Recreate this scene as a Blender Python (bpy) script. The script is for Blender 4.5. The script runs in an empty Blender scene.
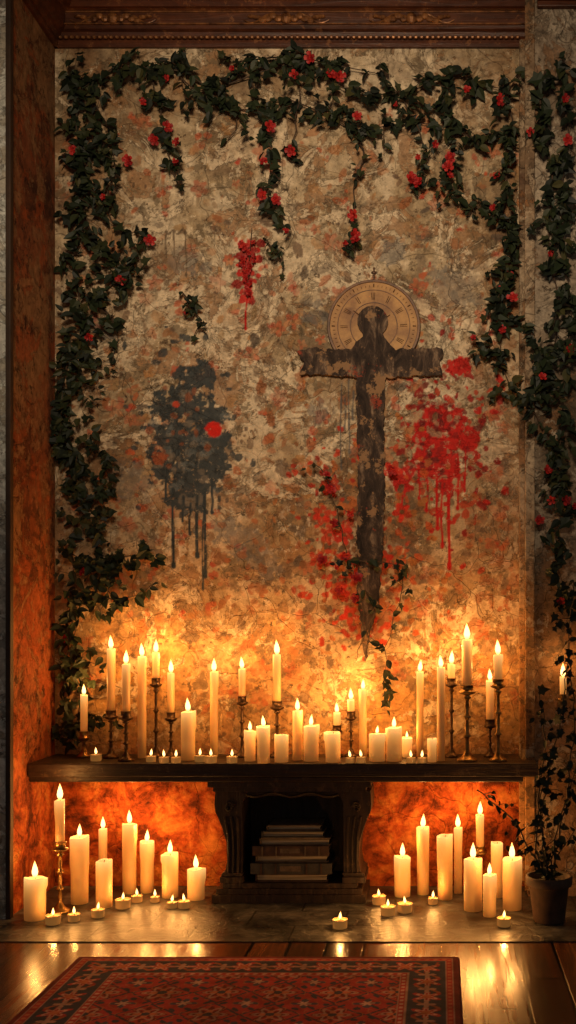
import bpy, math, random
import numpy as np
from mathutils import Vector, Matrix, Euler
random.seed(7); R=random.random
def U(a,b): return random.uniform(a,b)
# ------------------------------------------------------------------ measured set-up
PPM=280.0; D=3.8; VX,VY=440.0,622.0; CZ=264/PPM
def at(px,py,d):
    s=D/(D-d); return Vector(((px-VX)/(PPM*s), -d, CZ-(py-VY)/(PPM*s)))
scene=bpy.context.scene
scene.view_settings.view_transform='Standard'
scene.view_settings.look='None'
cam=bpy.data.cameras.new('camera'); co=bpy.data.objects.new('camera',cam); scene.collection.objects.link(co)
co.location=(0,-D,CZ); co.rotation_euler=(math.pi/2,0,0)
cam.sensor_width=36; cam.lens=PPM*D/1024*36
cam.shift_x=(288-VX)/1024; cam.shift_y=(VY-512)/1024
scene.camera=co
# ------------------------------------------------------------------ noise
_rng=np.random.RandomState(3); _T=_rng.rand(256,256)
def vn(x,y,seed=0):
    x=x+seed*17.3; y=y+seed*9.1
    xi=np.floor(x).astype(int); yi=np.floor(y).astype(int); fx=x-xi; fy=y-yi
    fx=fx*fx*(3-2*fx); fy=fy*fy*(3-2*fy)
    a=_T[xi%256,yi%256]; b=_T[(xi+1)%256,yi%256]; c=_T[xi%256,(yi+1)%256]; d=_T[(xi+1)%256,(yi+1)%256]
    return (a*(1-fx)+b*fx)*(1-fy)+(c*(1-fx)+d*fx)*fy
def fbm(x,y,seed=0,o=4):
    t=0;a=1;n=0
    for i in range(o):
        t=t+a*vn(x*2**i,y*2**i,seed+i); n+=a; a*=.55
    return t/n
def sst(e0,e1,x):
    t=np.clip((x-e0)/(e1-e0),0,1); return t*t*(3-2*t)
# ------------------------------------------------------------------ node helper
class NM:
    def __init__(s,name):
        s.m=bpy.data.materials.new(name); s.m.use_nodes=True; s.t=s.m.node_tree
        s.b=s.t.nodes['Principled BSDF']
    def n(s,ty,**k):
        nd=s.t.nodes.new(ty)
        for a,v in k.items(): setattr(nd,a,v)
        return nd
    def l(s,a,b): s.t.links.new(a,b)
    def inp(s,k,v): s.b.inputs[k].default_value=v
    def obj(s): return s.n('ShaderNodeTexCoord').outputs['Object']
    def noise(s,vec,scale,detail=6,rough=.6,dist=0):
        nd=s.n('ShaderNodeTexNoise'); nd.inputs['Scale'].default_value=scale; nd.inputs['Detail'].default_value=detail
        nd.inputs['Roughness'].default_value=rough; nd.inputs['Distortion'].default_value=dist
        if vec is not None: s.l(vec,nd.inputs['Vector'])
        return nd.outputs['Fac']
    def ramp(s,f,stops):
        nd=s.n('ShaderNodeValToRGB'); e=nd.color_ramp.elements
        while len(e)<len(stops): e.new(.5)
        for i,(p,c) in enumerate(stops):
            e[i].position=p; e[i].color=(c,c,c,1) if isinstance(c,(int,float)) else (*c,1)
        s.l(f,nd.inputs[0]); return nd.outputs[0]
    def mix(s,f,a,b,mode='MIX'):
        nd=s.n('ShaderNodeMix',data_type='RGBA',blend_type=mode)
        for sock,v in ((nd.inputs[0],f),(nd.inputs[6],a),(nd.inputs[7],b)):
            if isinstance(v,bpy.types.NodeSocket): s.l(v,sock)
            elif isinstance(v,(int,float)): sock.default_value=v
            else: sock.default_value=(*v,1)
        return nd.outputs[2]
    def math(s,op,a,b=0.0,clamp=False):
        nd=s.n('ShaderNodeMath',operation=op); nd.use_clamp=clamp
        for sock,v in ((nd.inputs[0],a),(nd.inputs[1],b)):
            if isinstance(v,bpy.types.NodeSocket): s.l(v,sock)
            else: sock.default_value=v
        return nd.outputs[0]
    def shift(s,vec,off,sc=(1,1,1),rot=(0,0,0)):
        nd=s.n('ShaderNodeMapping'); nd.inputs['Location'].default_value=off; nd.inputs['Scale'].default_value=sc; nd.inputs['Rotation'].default_value=rot
        s.l(vec,nd.inputs['Vector']); return nd.outputs[0]
    def bump(s,h,st=.4,dist=.01):
        nd=s.n('ShaderNodeBump'); nd.inputs['Strength'].default_value=st; nd.inputs['Distance'].default_value=dist
        s.l(h,nd.inputs['Height']); s.l(nd.outputs[0],s.b.inputs['Normal'])
def plaster(name,light,mid,dark,rust,low,seed=0,paint=False,lowz=(1.5,.45),red=None):
    k=NM(name); v=k.shift(k.obj(),(seed*3.1,seed*1.7,seed*2.3))
    n1=k.noise(v,2.0,9,.66,.5); c=k.ramp(n1,[(.36,dark),(.46,mid),(.56,light)])
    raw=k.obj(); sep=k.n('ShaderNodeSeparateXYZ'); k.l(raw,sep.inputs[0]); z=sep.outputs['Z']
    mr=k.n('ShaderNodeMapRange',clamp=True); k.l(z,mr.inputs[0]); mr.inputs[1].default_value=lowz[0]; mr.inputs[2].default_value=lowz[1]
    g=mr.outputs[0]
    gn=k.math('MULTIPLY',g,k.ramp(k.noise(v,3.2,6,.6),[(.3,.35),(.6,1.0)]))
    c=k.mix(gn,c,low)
    f2=k.noise(k.shift(v,(5,2,1)),6.5,12,.7,.6)
    m2=k.ramp(f2,[(.53,0.0),(.542,.75),(.8,.95)])
    c=k.mix(k.math('MULTIPLY',m2,.85),c,rust)
    m3=k.ramp(k.noise(k.shift(v,(1,7,3)),9,12,.74,.3),[(.55,0.0),(.562,.75)])
    c=k.mix(m3,c,tuple(x*.4 for x in mid))
    f4=k.noise(k.shift(v,(2,1,9)),4.2,12,.74,.8)
    m4=k.ramp(f4,[(.545,0.0),(.553,.7)])
    c=k.mix(m4,c,tuple(min(1,x*1.15) for x in light))
    rim=k.ramp(f4,[(.522,0.0),(.538,.65),(.547,0.0)]); c=k.mix(rim,c,tuple(x*.8 for x in dark))
    m5=k.ramp(k.noise(k.shift(v,(6,5,2)),26,8,.72,.2),[(.60,0.0),(.615,.85)])
    c=k.mix(m5,c,tuple(x*.6 for x in dark))
    m6=k.ramp(k.noise(k.shift(v,(3,8,6)),17,10,.74,.2),[(.575,0.0),(.59,.75)])
    c=k.mix(m6,c,tuple(min(1,x*1.1) for x in light))
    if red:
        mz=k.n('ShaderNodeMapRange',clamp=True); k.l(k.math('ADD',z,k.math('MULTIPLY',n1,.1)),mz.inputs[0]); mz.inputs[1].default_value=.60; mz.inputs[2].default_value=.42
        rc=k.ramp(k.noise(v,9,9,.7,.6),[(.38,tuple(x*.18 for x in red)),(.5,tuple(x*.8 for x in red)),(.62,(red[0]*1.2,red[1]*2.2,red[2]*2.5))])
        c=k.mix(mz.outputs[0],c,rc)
    n3=k.noise(v,34,8,.75); c=k.mix(.85,c,k.ramp(n3,[(.34,.42),(.62,1.18)]),'MULTIPLY')
    dv=k.n('ShaderNodeVectorMath',operation='ADD'); nz=k.n('ShaderNodeTexNoise'); nz.inputs['Scale'].default_value=5; k.l(v,nz.inputs['Vector'])
    sc=k.n('ShaderNodeVectorMath',operation='SCALE'); sc.inputs['Scale'].default_value=.35; k.l(nz.outputs['Color'],sc.inputs[0])
    k.l(v,dv.inputs[0]); k.l(sc.outputs[0],dv.inputs[1])
    vo=k.n('ShaderNodeTexVoronoi',feature='DISTANCE_TO_EDGE'); vo.inputs['Scale'].default_value=4.5; k.l(dv.outputs[0],vo.inputs['Vector'])
    cr=k.ramp(vo.outputs['Distance'],[(0.0,.35),(.010,1.0)])
    cm=k.ramp(k.noise(k.shift(v,(4,4,4)),2.5,4),[(.43,0.0),(.56,.85)])
    c=k.mix(cm,c,cr,'MULTIPLY')
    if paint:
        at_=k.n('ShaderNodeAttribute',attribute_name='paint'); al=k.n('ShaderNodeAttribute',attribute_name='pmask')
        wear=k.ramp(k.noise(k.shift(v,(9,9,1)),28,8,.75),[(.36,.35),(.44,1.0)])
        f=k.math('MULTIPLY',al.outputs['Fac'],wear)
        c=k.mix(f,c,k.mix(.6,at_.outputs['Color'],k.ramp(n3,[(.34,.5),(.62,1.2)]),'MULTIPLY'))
    k.l(c,k.b.inputs['Base Color']); k.inp('Roughness',.85); k.inp('Specular IOR Level',.2)
    h=k.math('ADD',k.math('MULTIPLY',n3,.6),k.math('ADD',k.math('MULTIPLY',m4,.6),k.math('MULTIPLY',m2,-.4)))
    h=k.math('ADD',h,k.math('MULTIPLY',cr,.4))
    k.bump(h,.75,.014); return k.m
def wood(name,a,b,rough=.5,axis='X',scale=1.0,edge=None,bs=.4,spec=.3):
    k=NM(name); sc={'X':(1.2,14,14),'Z':(14,14,1.2),'Y':(14,1.2,14)}[axis]
    v=k.shift(k.obj(),(0,0,0),tuple(x*scale for x in sc)); n=k.noise(v,2.2,8,.65,.8)
    c=k.ramp(n,[(.3,a),(.7,b)])
    n2=k.noise(k.obj(),30,6,.7); c=k.mix(.6,c,k.ramp(n2,[(.35,.5),(.6,1.1)]),'MULTIPLY')
    if edge: # worn scuffs
        e=k.ramp(k.noise(k.obj(),22,9,.75,.3),[(.58,0.0),(.61,.6)]); c=k.mix(e,c,edge)
    k.l(c,k.b.inputs['Base Color']); k.inp('Roughness',rough); k.inp('Specular IOR Level',spec); k.bump(n,bs,.006); return k.m
def simple(name,a,b,scale=20,rough=.5,metal=0.,bs=.2):
    k=NM(name); n=k.noise(k.obj(),scale,6,.65); c=k.ramp(n,[(.35,a),(.65,b)]); k.l(c,k.b.inputs['Base Color'])
    k.inp('Roughness',rough); k.inp('Metallic',metal)
    if bs: k.bump(n,bs,.003)
    return k.m
def attr_mix(name,a,b,rough=.5,trans=0.,c3=None):
    k=NM(name); t=k.n('ShaderNodeAttribute',attribute_name='v').outputs['Fac']
    c=k.ramp(t,[(0,a),(1,b)] if c3 is None else [(0,a),(.6,b),(1,c3)]); k.l(c,k.b.inputs['Base Color']); k.inp('Roughness',rough)
    k.inp('Specular IOR Level',.3)
    return k.m
# ------------------------------------------------------------------ mesh builder
class MB:
    def __init__(s): s.v=[];s.f=[];s.m=[];s.a=[]
    def add(s,vs,fs,mi=0,a=0.):
        o=len(s.v); s.v+= [tuple(p) for p in vs]; s.f+=[tuple(i+o for i in f) for f in fs]; s.m+=[mi]*len(fs)
        s.a+= list(a) if hasattr(a,'__len__') else [a]*len(vs)
    def box(s,x0,x1,y0,y1,z0,z1,mi=0,a=0.):
        vs=[(x,y,z) for x in(x0,x1) for y in(y0,y1) for z in(z0,z1)]
        s.add(vs,[(0,1,3,2),(4,6,7,5),(0,4,5,1),(2,3,7,6),(0,2,6,4),(1,5,7,3)],mi,a)
    def lathe(s,prof,seg=16,c=(0,0,0),mi=0,a=None,rf=None):
        vs=[];fs=[];aa=[]
        for j,(r,z) in enumerate(prof):
            for i in range(seg):
                t=2*math.pi*i/seg; rr,zz=(r,z) if rf is None else rf(r,z,t,j)
                vs.append((c[0]+rr*math.cos(t),c[1]+rr*math.sin(t),c[2]+zz)); aa.append(a(r,z) if a else 0.)
        for j in range(len(prof)-1):
            for i in range(seg):
                k=(i+1)%seg; fs.append((j*seg+i,j*seg+k,(j+1)*seg+k,(j+1)*seg+i))
        if prof[0][0]>1e-5: fs.append(tuple(range(seg))[::-1])
        if prof[-1][0]>1e-5: fs.append(tuple((len(prof)-1)*seg+i for i in range(seg)))
        s.add(vs,fs,mi,aa)
    def tube(s,pts,r0,r1,mi=0,seg=5,a=0.):
        vs=[];fs=[];n=len(pts)
        for j,p in enumerate(pts):
            p=Vector(p); q=Vector(pts[min(j+1,n-1)])-Vector(pts[max(j-1,0)]); q.normalize() if q.length>0 else None
            u=q.cross(Vector((0.3,1,.1))); u=u.normalized() if u.length>1e-4 else Vector((1,0,0)); w=q.cross(u)
            r=r0+(r1-r0)*j/max(1,n-1)
            for i in range(seg):
                t=2*math.pi*i/seg; vs.append(p+u*math.cos(t)*r+w*math.sin(t)*r)
        for j in range(n-1):
            for i in range(seg):
                k=(i+1)%seg; fs.append((j*seg+i,j*seg+k,(j+1)*seg+k,(j+1)*seg+i))
        fs.append(tuple(range(seg))[::-1]); fs.append(tuple((n-1)*seg+i for i in range(seg)))
        s.add(vs,fs,mi,a)
    def ball(s,c,rx,ry,rz,mi=0,seg=10,rings=6,a=0.):
        vs=[];fs=[]
        for j in range(rings+1):
            ph=math.pi*j/rings
            for i in range(seg):
                t=2*math.pi*i/seg; vs.append((c[0]+rx*math.sin(ph)*math.cos(t),c[1]+ry*math.sin(ph)*math.sin(t),c[2]+rz*math.cos(ph)))
        for j in range(rings):
            for i in range(seg):
                k=(i+1)%seg; fs.append((j*seg+i,(j+1)*seg+i,(j+1)*seg+k,j*seg+k))
        s.add(vs,fs,mi,a)
    def prism(s,pts,y0,y1,mi=0):   # pts in XZ, extruded in Y
        n=len(pts); vs=[(x,y0,z) for x,z in pts]+[(x,y1,z) for x,z in pts]
        fs=[tuple(range(n)),tuple(range(n,2*n))[::-1]]+[(i,(i+1)%n,n+(i+1)%n,n+i) for i in range(n)]
        s.add(vs,fs,mi)
    def obj(s,name,mats,loc=(0,0,0),smooth=False,parent=None,bevel=0):
        me=bpy.data.meshes.new(name); me.from_pydata(s.v,[],s.f)
        for m in mats: me.materials.append(m)
        me.polygons.foreach_set('material_index',s.m)
        at_=me.attributes.new('v','FLOAT','POINT'); at_.data.foreach_set('value',[float(x) for x in s.a])
        if smooth: me.polygons.foreach_set('use_smooth',[True]*len(s.f))
        me.update()
        o=bpy.data.objects.new(name,me); scene.collection.objects.link(o); o.location=loc
        if parent: o.parent=parent
        if bevel:
            b=o.modifiers.new('bevel','BEVEL'); b.width=bevel; b.segments=2; b.limit_method='ANGLE'
        return o
def fixn(o):
    import bmesh
    bm=bmesh.new(); bm.from_mesh(o.data); bmesh.ops.recalc_face_normals(bm,faces=bm.faces); bm.to_mesh(o.data); bm.free(); return o
# ------------------------------------------------------------------ ROOM
XL,XR=(55-VX)/PPM,(525-VX)/PPM; H=3.16; DL,DR=.42,.14
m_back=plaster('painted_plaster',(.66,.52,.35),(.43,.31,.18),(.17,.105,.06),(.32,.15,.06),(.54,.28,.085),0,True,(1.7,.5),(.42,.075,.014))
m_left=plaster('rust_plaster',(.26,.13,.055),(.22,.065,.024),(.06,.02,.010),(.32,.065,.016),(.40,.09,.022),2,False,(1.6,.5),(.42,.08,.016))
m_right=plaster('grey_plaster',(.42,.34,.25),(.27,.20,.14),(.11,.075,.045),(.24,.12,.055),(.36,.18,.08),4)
m_pale=plaster('pale_plaster',(.75,.75,.68),(.62,.60,.53),(.24,.2,.16),(.45,.38,.28),(.55,.48,.38),5)
m_ceil=simple('ceiling_plaster',(.10,.07,.05),(.16,.11,.08),6,.9)
# painted back wall: dense grid with paint attributes
st=.004
xs=np.linspace(XL-.02,XR+.02,int((XR-XL+.04)/st)); zs=np.linspace(-.02,H,int((H+.02)/st))
XX,ZZ=np.meshgrid(xs,zs); u=VX+XX*PPM; v=VY-(ZZ-CZ)*PPM
col=np.zeros(u.shape+(3,)); al=np.zeros(u.shape)
edge=fbm(u/9,v/9,5,4)-.5; edge2=fbm(u/3.5,v/3.5,9,3)-.5
def win(cx,cy,r):
    j0=np.searchsorted(xs,(cx-r-VX)/PPM); j1=np.searchsorted(xs,(cx+r-VX)/PPM)
    z0=CZ-(cy+r-VY)/PPM; z1=CZ-(cy-r-VY)/PPM
    return slice(max(0,np.searchsorted(zs,z0)),np.searchsorted(zs,z1)),slice(max(0,j0),j1)
def dab(cx,cy,rx,ry,c,a=.9,ang=0,rag=1.,soft=.12):
    W=win(cx,cy,max(rx,ry)*1.7)
    uu=u[W]-cx; vv=v[W]-cy
    if uu.size==0: return
    p=uu*math.cos(ang)+vv*math.sin(ang); q=-uu*math.sin(ang)+vv*math.cos(ang)
    d=np.sqrt((p/rx)**2+(q/ry)**2)+rag*(edge[W]*1.1+edge2[W]*.7)
    m=a*(1-sst(1-soft,1+soft,d)); w=m[...,None]; a0=al[W]
    col[W]=np.where(a0[...,None]>.02,col[W]*(1-w)+np.array(c)*w,np.array(c)); al[W]=np.maximum(a0,m)
def drip(x,y0,y1,w,c,a=.9):
    n=int((y1-y0)/2)+1
    for i in range(n):
        t=i/n; dab(x+math.sin(t*5+x)*.5,y0+(y1-y0)*t,w*(.8+.5*(t>.93)),2.8,c,a,rag=.1,soft=.25)
rd=random.Random(11); G=rd.gauss
# browned patina between motifs, gathered at the borders to paint in shaded edges
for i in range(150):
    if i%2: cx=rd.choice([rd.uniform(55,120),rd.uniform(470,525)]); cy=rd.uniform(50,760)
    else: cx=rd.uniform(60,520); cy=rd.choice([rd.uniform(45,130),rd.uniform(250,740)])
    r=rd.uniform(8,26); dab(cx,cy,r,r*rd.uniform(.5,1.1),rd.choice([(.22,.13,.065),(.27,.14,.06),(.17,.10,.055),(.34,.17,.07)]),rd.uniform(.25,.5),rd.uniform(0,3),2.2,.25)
och=[(.42,.20,.07),(.44,.16,.05),(.30,.13,.05),(.36,.22,.10),(.40,.11,.04),(.24,.14,.07)]
for i in range(1100): # faded ochre leaf motifs all over, denser lower
    cx=rd.uniform(60,520); cy=110+650*rd.random()**.8
    r=rd.uniform(1.8,7.5); dab(cx,cy,r,r*rd.uniform(.35,.8),rd.choice(och),rd.uniform(.3,.85),rd.uniform(0,3.1),.9,.07)
for i in range(360): # leafy brown clusters
    cx=rd.choice([90,130,230,280,340,470,500,415])+G(0,20); cy=rd.choice([190,250,300,390,460,520,560,610,660])+G(0,22); r=rd.uniform(3,10)
    dab(cx,cy,r,r*.55,rd.choice([(.16,.10,.065),(.20,.12,.07),(.32,.11,.04),(.11,.08,.06)]),rd.uniform(.4,.9),rd.uniform(0,3.1),1.,.07)
def rose(cx,cy,s,cs,a):
    n=rd.choice([5,5,6]); t0=rd.uniform(0,6)
    for j in range(n):
        t=t0+j*6.283/n; dab(cx+math.cos(t)*s*.62,cy+math.sin(t)*s*.62,s*.52,s*.36,rd.choice(cs),a,t,.55)
    dab(cx,cy,s*.25,s*.25,(.2,.08,.03),a,0,.4)
fad=[(.48,.12,.05),(.40,.09,.04),(.5,.22,.10)]
for i in range(120): # faded painted blossoms with leaf sprays
    cx=rd.uniform(70,515); cy=110+600*rd.random()**.85; s=rd.uniform(4,10); rose(cx,cy,s,fad,rd.uniform(.45,.9))
    for j in range(3):
        t=rd.uniform(0,6.28); dab(cx+math.cos(t)*s*1.6,cy+math.sin(t)*s*1.6,s*.6,s*.22,(.19,.13,.07),.6,t,.5)
for i in range(60): # painted tendrils
    x=rd.uniform(70,510); y=rd.uniform(150,700); t=rd.uniform(0,6.28)
    for j in range(rd.randint(12,30)):
        t+=rd.uniform(-.35,.35); x+=math.cos(t)*2; y+=math.sin(t)*2; dab(x,y,1.4,1.1,(.20,.12,.07),.6,t,.3)
        if j%6==3: dab(x+rd.uniform(-4,4),y+rd.uniform(-4,4),4,1.8,(.22,.13,.06),.65,rd.uniform(0,3),.5)
for i in range(350): dab(rd.uniform(60,520),rd.uniform(60,750),rd.uniform(.8,2.2),rd.uniform(.8,2.2),(.12,.07,.045),.8)
for i in range(80):
    cx=rd.uniform(70,515); cy=rd.uniform(110,640); r=rd.uniform(2,4.5)
    for j in range(3): dab(cx+G(0,3.5),cy+G(0,3.5),r,r*.7,rd.choice([(.45,.04,.02),(.5,.09,.03)]),rd.uniform(.5,.85),rd.uniform(0,3))
# grey haze stains
for cx,cy,r in((450,287,24),(442,275,14),(318,316,15),(320,412,12),(105,330,14),(185,262,14),(395,250,15),(245,540,22),(265,565,15),(228,525,12),(130,480,22),(476,300,10),(205,268,9)):
    dab(cx,cy,r,r*.8,(.13,.125,.12),.6,0,1.6)
gr=(.042,.052,.056)
for a_ in((199,378,18,15),(186,405,26,20),(205,420,19,18),(178,440,28,28),(207,452,19,34),(190,475,26,30),(168,412,15,14),(163,470,13,18),(213,470,12,20),(156,455,11,9),(190,500,17,12),(160,400,8,7),(222,440,8,12)):
    dab(*a_,gr,.97,0,1.3,.08)
for i in range(110): dab(190+G(0,28),440+G(0,44),rd.uniform(1.5,4.5),rd.uniform(1.5,4.5),gr,.9)
for i in range(50): dab(188+G(0,17),450+G(0,34),rd.uniform(2,6),rd.uniform(2,5),rd.choice([(.12,.135,.135),(.20,.16,.12)]),.6)
for x,y0,y1,w in((173,490,568,2.),(183,498,522,1.8),(197,495,558,2.),(205,490,578,1.9),(166,480,504,1.5),(212,480,514,1.6),(203,500,590,1.),(190,505,535,1.4)): drip(x,y0,y1,w,gr,1.)
for i in range(24): dab(176+G(0,18),420+G(0,26),rd.uniform(2,4),rd.uniform(2,4),(.24,.08,.04),.8)
dab(214,430,9,8,(.62,.02,.012),1.,0,.4); dab(176,405,4,4,(.5,.05,.02),.9); dab(160,458,8,6,(.34,.08,.03),.9)
red=(.50,.014,.012); dred=(.28,.012,.012)
for i in range(200): dab(446+G(0,28),440+G(0,46),rd.uniform(1.5,5.5),rd.uniform(1.5,4.5),rd.choice([red,dred,(.44,.06,.025)]),.95,rd.uniform(0,3))
for a_ in((434,440,21,34),(424,462,15,20),(452,425,13,22),(447,468,16,22),(460,365,12,10),(402,482,10,14),(437,415,17,12),(470,440,10,16)): dab(*a_,red,.98,0,1.)
for i in range(90): dab(438+G(0,16),435+G(0,28),rd.uniform(1.5,4.5),rd.uniform(1.5,4),rd.choice([dred,(.16,.015,.015),(.4,.2,.12)]),.85,rd.uniform(0,3))
for x,y0,y1,w in((437,480,530,1.8),(449,470,570,2.),(427,475,512,1.5),(442,480,548,1.4),(458,455,510,1.4),(402,485,516,1.4),(465,450,492,1.2),(419,470,500,1.2)): drip(x,y0,y1,w,red,1.)
for i in range(60): # hanging red paint
    t=rd.random(); dab(248+G(0,7)*(1-t*.5),240+64*t,rd.uniform(2,5),rd.uniform(2,5),rd.choice([red,dred]),.95,rd.uniform(0,3))
drip(246,295,330,1.3,red,1.)
for i in range(340): # painted climbing roses
    t=rd.random(); cx=328+36*t+G(0,21); cy=455+185*t+G(0,12); r=rd.uniform(2,5.5)
    dab(cx,cy,r,r*.7,rd.choice([(.55,.05,.02),(.5,.14,.04),(.40,.03,.015),(.24,.10,.04),(.15,.09,.05)]),.95,rd.uniform(0,3))
for i in range(170):
    cx=398+G(0,18); cy=535+G(0,50); r=rd.uniform(2,5); dab(cx,cy,r,r*.7,rd.choice([(.5,.08,.02),(.4,.13,.03),(.2,.1,.05),(.14,.09,.05)]),.88,rd.uniform(0,3))
for i in range(100): # rust roses near lower left
    cx=rd.choice([120,250,480])+G(0,20); cy=rd.choice([500,600,590])+G(0,28); r=rd.uniform(2,5); dab(cx,cy,r,r*.7,rd.choice([(.42,.12,.04),(.3,.1,.04)]),.8,rd.uniform(0,3))
for cx,cy in((331,488),(357,578),(340,592),(318,560),(344,535),(392,470),(402,512),(322,515),(384,560),(350,615),(330,535)): rose(cx,cy,9,[(.6,.03,.015),(.5,.05,.02)],.97)
for x,y0,y1 in((341,385,470),(349,380,455),(345,400,430),(353,392,420)): drip(x,y0,y1,1.1,(.09,.09,.09),.85)
for x in(166,174,186): drip(x,232,258 if x!=186 else 276,1.,(.12,.08,.05),.9)
for i in range(14): dab(166+i*1.5,232+2*math.sin(i),1.4,1.2,(.12,.08,.05),.85)
n0,n1=XX.shape
me=bpy.data.meshes.new('wall_back')
idx=np.arange(n0*n1).reshape(n0,n1)
q=np.stack([idx[:-1,:-1],idx[:-1,1:],idx[1:,1:],idx[1:,:-1]],-1).reshape(-1,4)
def gridmesh(me,co_,q):
    me.vertices.add(len(co_)); me.vertices.foreach_set('co',co_.astype(np.float32).ravel())
    me.loops.add(q.size); me.loops.foreach_set('vertex_index',q.astype(np.int32).ravel())
    me.polygons.add(len(q)); me.polygons.foreach_set('loop_start',np.arange(0,q.size,4,dtype=np.int32))
    me.update(calc_edges=True); me.validate()
gridmesh(me,np.stack([XX,XX*0,ZZ],-1).reshape(-1,3),q)
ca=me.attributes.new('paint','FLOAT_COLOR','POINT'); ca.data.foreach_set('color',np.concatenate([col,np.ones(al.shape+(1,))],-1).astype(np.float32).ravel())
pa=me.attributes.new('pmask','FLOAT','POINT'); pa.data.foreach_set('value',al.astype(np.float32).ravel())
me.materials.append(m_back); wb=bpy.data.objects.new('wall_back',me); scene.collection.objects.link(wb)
def boxobj(name,b,mat,bevel=0):
    m=MB(); m.box(*b); return fixn(m.obj(name,[mat],bevel=bevel))
boxobj('wall_back_core',(XL-.3,XR+.3,.004,.15,-.02,H),m_right)
boxobj('wall_left',(XL-.10,XL,-DL+.01,.0,-.02,H),m_left)
boxobj('wall_left_front',(-3.2,XL-.002,-DL,-DL+.12,-.02,H),m_pale)
boxobj('trim_1',(XL-.004,XL+.013,-DL-.006,-DL+.02,0,H-.02),wood('corner_wood',(.02,.012,.008),(.07,.035,.018),.6,'Z'),.003)
boxobj('wall_right',(XR,2.4,-DR,.0,-.02,H),m_right)
m_trimR=plaster('trim_plaster',(.40,.30,.20),(.26,.17,.10),(.13,.075,.045),(.25,.11,.04),(.42,.2,.07),7)
m=MB(); m.box(XR-.012,XR+.022,-DR-.012,-DR+.0,.02,H-.02); m.box(XR-.022,XR,-.02,0,.02,H-.02)
fixn(m.obj('trim_2',[m_trimR],bevel=.004))
boxobj('ceiling',(-3.2,2.4,-4.2,.1,H,H+.08),m_ceil)
# floors
k=NM('hearth_stone'); vv_=k.obj(); n=k.noise(vv_,7,9,.68,.4); c=k.ramp(n,[(.36,(.018,.017,.017)),(.5,(.06,.057,.054)),(.66,(.16,.15,.14))])
bt=k.n('ShaderNodeTexBrick'); bt.inputs['Scale'].default_value=1; bt.inputs['Brick Width'].default_value=.30; bt.inputs['Row Height'].default_value=.165; bt.inputs['Mortar Size'].default_value=.0035
bt.inputs['Color1'].default_value=(.65,.65,.65,1); bt.inputs['Color2'].default_value=(1,1,1,1); bt.inputs['Mortar'].default_value=(.2,.2,.2,1); k.l(vv_,bt.inputs['Vector'])
c=k.mix(1.,c,bt.outputs['Color'],'MULTIPLY')
vs_=k.n('ShaderNodeTexVoronoi',feature='SMOOTH_F1'); vs_.inputs['Scale'].default_value=14; k.l(vv_,vs_.inputs['Vector'])
wv=k.math('SINE',k.math('MULTIPLY',vs_.outputs['Distance'],30.)); sw=k.ramp(wv,[(.3,.65),(.7,1.2)]); c=k.mix(.6,c,sw,'MULTIPLY')
k.l(c,k.b.inputs['Base Color']); k.l(k.ramp(n,[(.3,.25),(.7,.5)]),k.b.inputs['Roughness']); k.bump(k.math('ADD',n,k.math('ADD',k.math('MULTIPLY',sw,.2),k.math('MULTIPLY',bt.outputs['Fac'],-.6))),.6,.010)
boxobj('floor_hearth',(-3.2,2.4,-.66,0,-.06,0),k.m)
k=NM('polished_floorboards'); vv_=k.obj(); rv=k.shift(vv_,(0,0,0),(1,1,1),(0,0,math.pi/2))
bt=k.n('ShaderNodeTexBrick'); bt.inputs['Scale'].default_value=1; bt.inputs['Brick Width'].default_value=.6; bt.inputs['Row Height'].default_value=.11; bt.inputs['Mortar Size'].default_value=.005; bt.offset=.37
bt.inputs['Color1'].default_value=(.15,.055,.02,1); bt.inputs['Color2'].default_value=(.05,.02,.009,1); bt.inputs['Mortar'].default_value=(.004,.002,.001,1); k.l(rv,bt.inputs['Vector'])
g=k.noise(k.shift(vv_,(0,0,0),(26,1.5,1)),2,8,.65,.8); c=k.mix(.9,bt.outputs['Color'],k.ramp(g,[(.35,.25),(.65,1.5)]),'MULTIPLY'); k.l(c,k.b.inputs['Base Color'])
k.l(k.ramp(g,[(.3,.28),(.7,.14)]),k.b.inputs['Roughness']); k.inp('Specular IOR Level',.5); k.bump(k.math('ADD',k.math('MULTIPLY',bt.outputs['Fac'],-1.),k.math('MULTIPLY',g,.25)),.45,.005)
boxobj('floor',(-3.2,2.4,-4.2,-.66,-.08,-.003),k.m)
# cornice
m_corn=wood('carved_cornice_wood',(.03,.009,.005),(.12,.034,.012),.4,'X',1,(.22,.085,.03))
m_gilt=simple('worn_gilt',(.06,.02,.008),(.34,.14,.045),30,.4,.4)
prof=[(0,2.99),(.012,2.99),(.018,3.0),(.018,3.012),(.03,3.018),(.036,3.03),(.05,3.034),(.055,3.042),(.058,3.088),(.068,3.095),(.08,3.096),(.09,3.11),(.11,3.118),(.118,3.135),(.135,3.14),(.135,H),(0,H)]
m=MB()
def corn(m,x0,x1,mi=0):
    n=len(prof); vs=[(x0,-d,z) for d,z in prof]+[(x1,-d,z) for d,z in prof]
    m.add(vs,[tuple(range(n)),tuple(range(n,2*n))[::-1]]+[(i,(i+1)%n,n+(i+1)%n,n+i) for i in range(n)],mi)
corn(m,XL,XR)
n=len(prof); vs=[(XL+d,-DL+.0,z) for d,z in prof]+[(XL+d,0,z) for d,z in prof]
m.add(vs,[tuple(range(n)),tuple(range(n,2*n))[::-1]]+[(i,(i+1)%n,n+(i+1)%n,n+i) for i in range(n)],0)
x=XL+.03
while x<XR-.01: m.ball((x,-.03,3.015),.008,.007,.006,1,6,4); x+=.02
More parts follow.
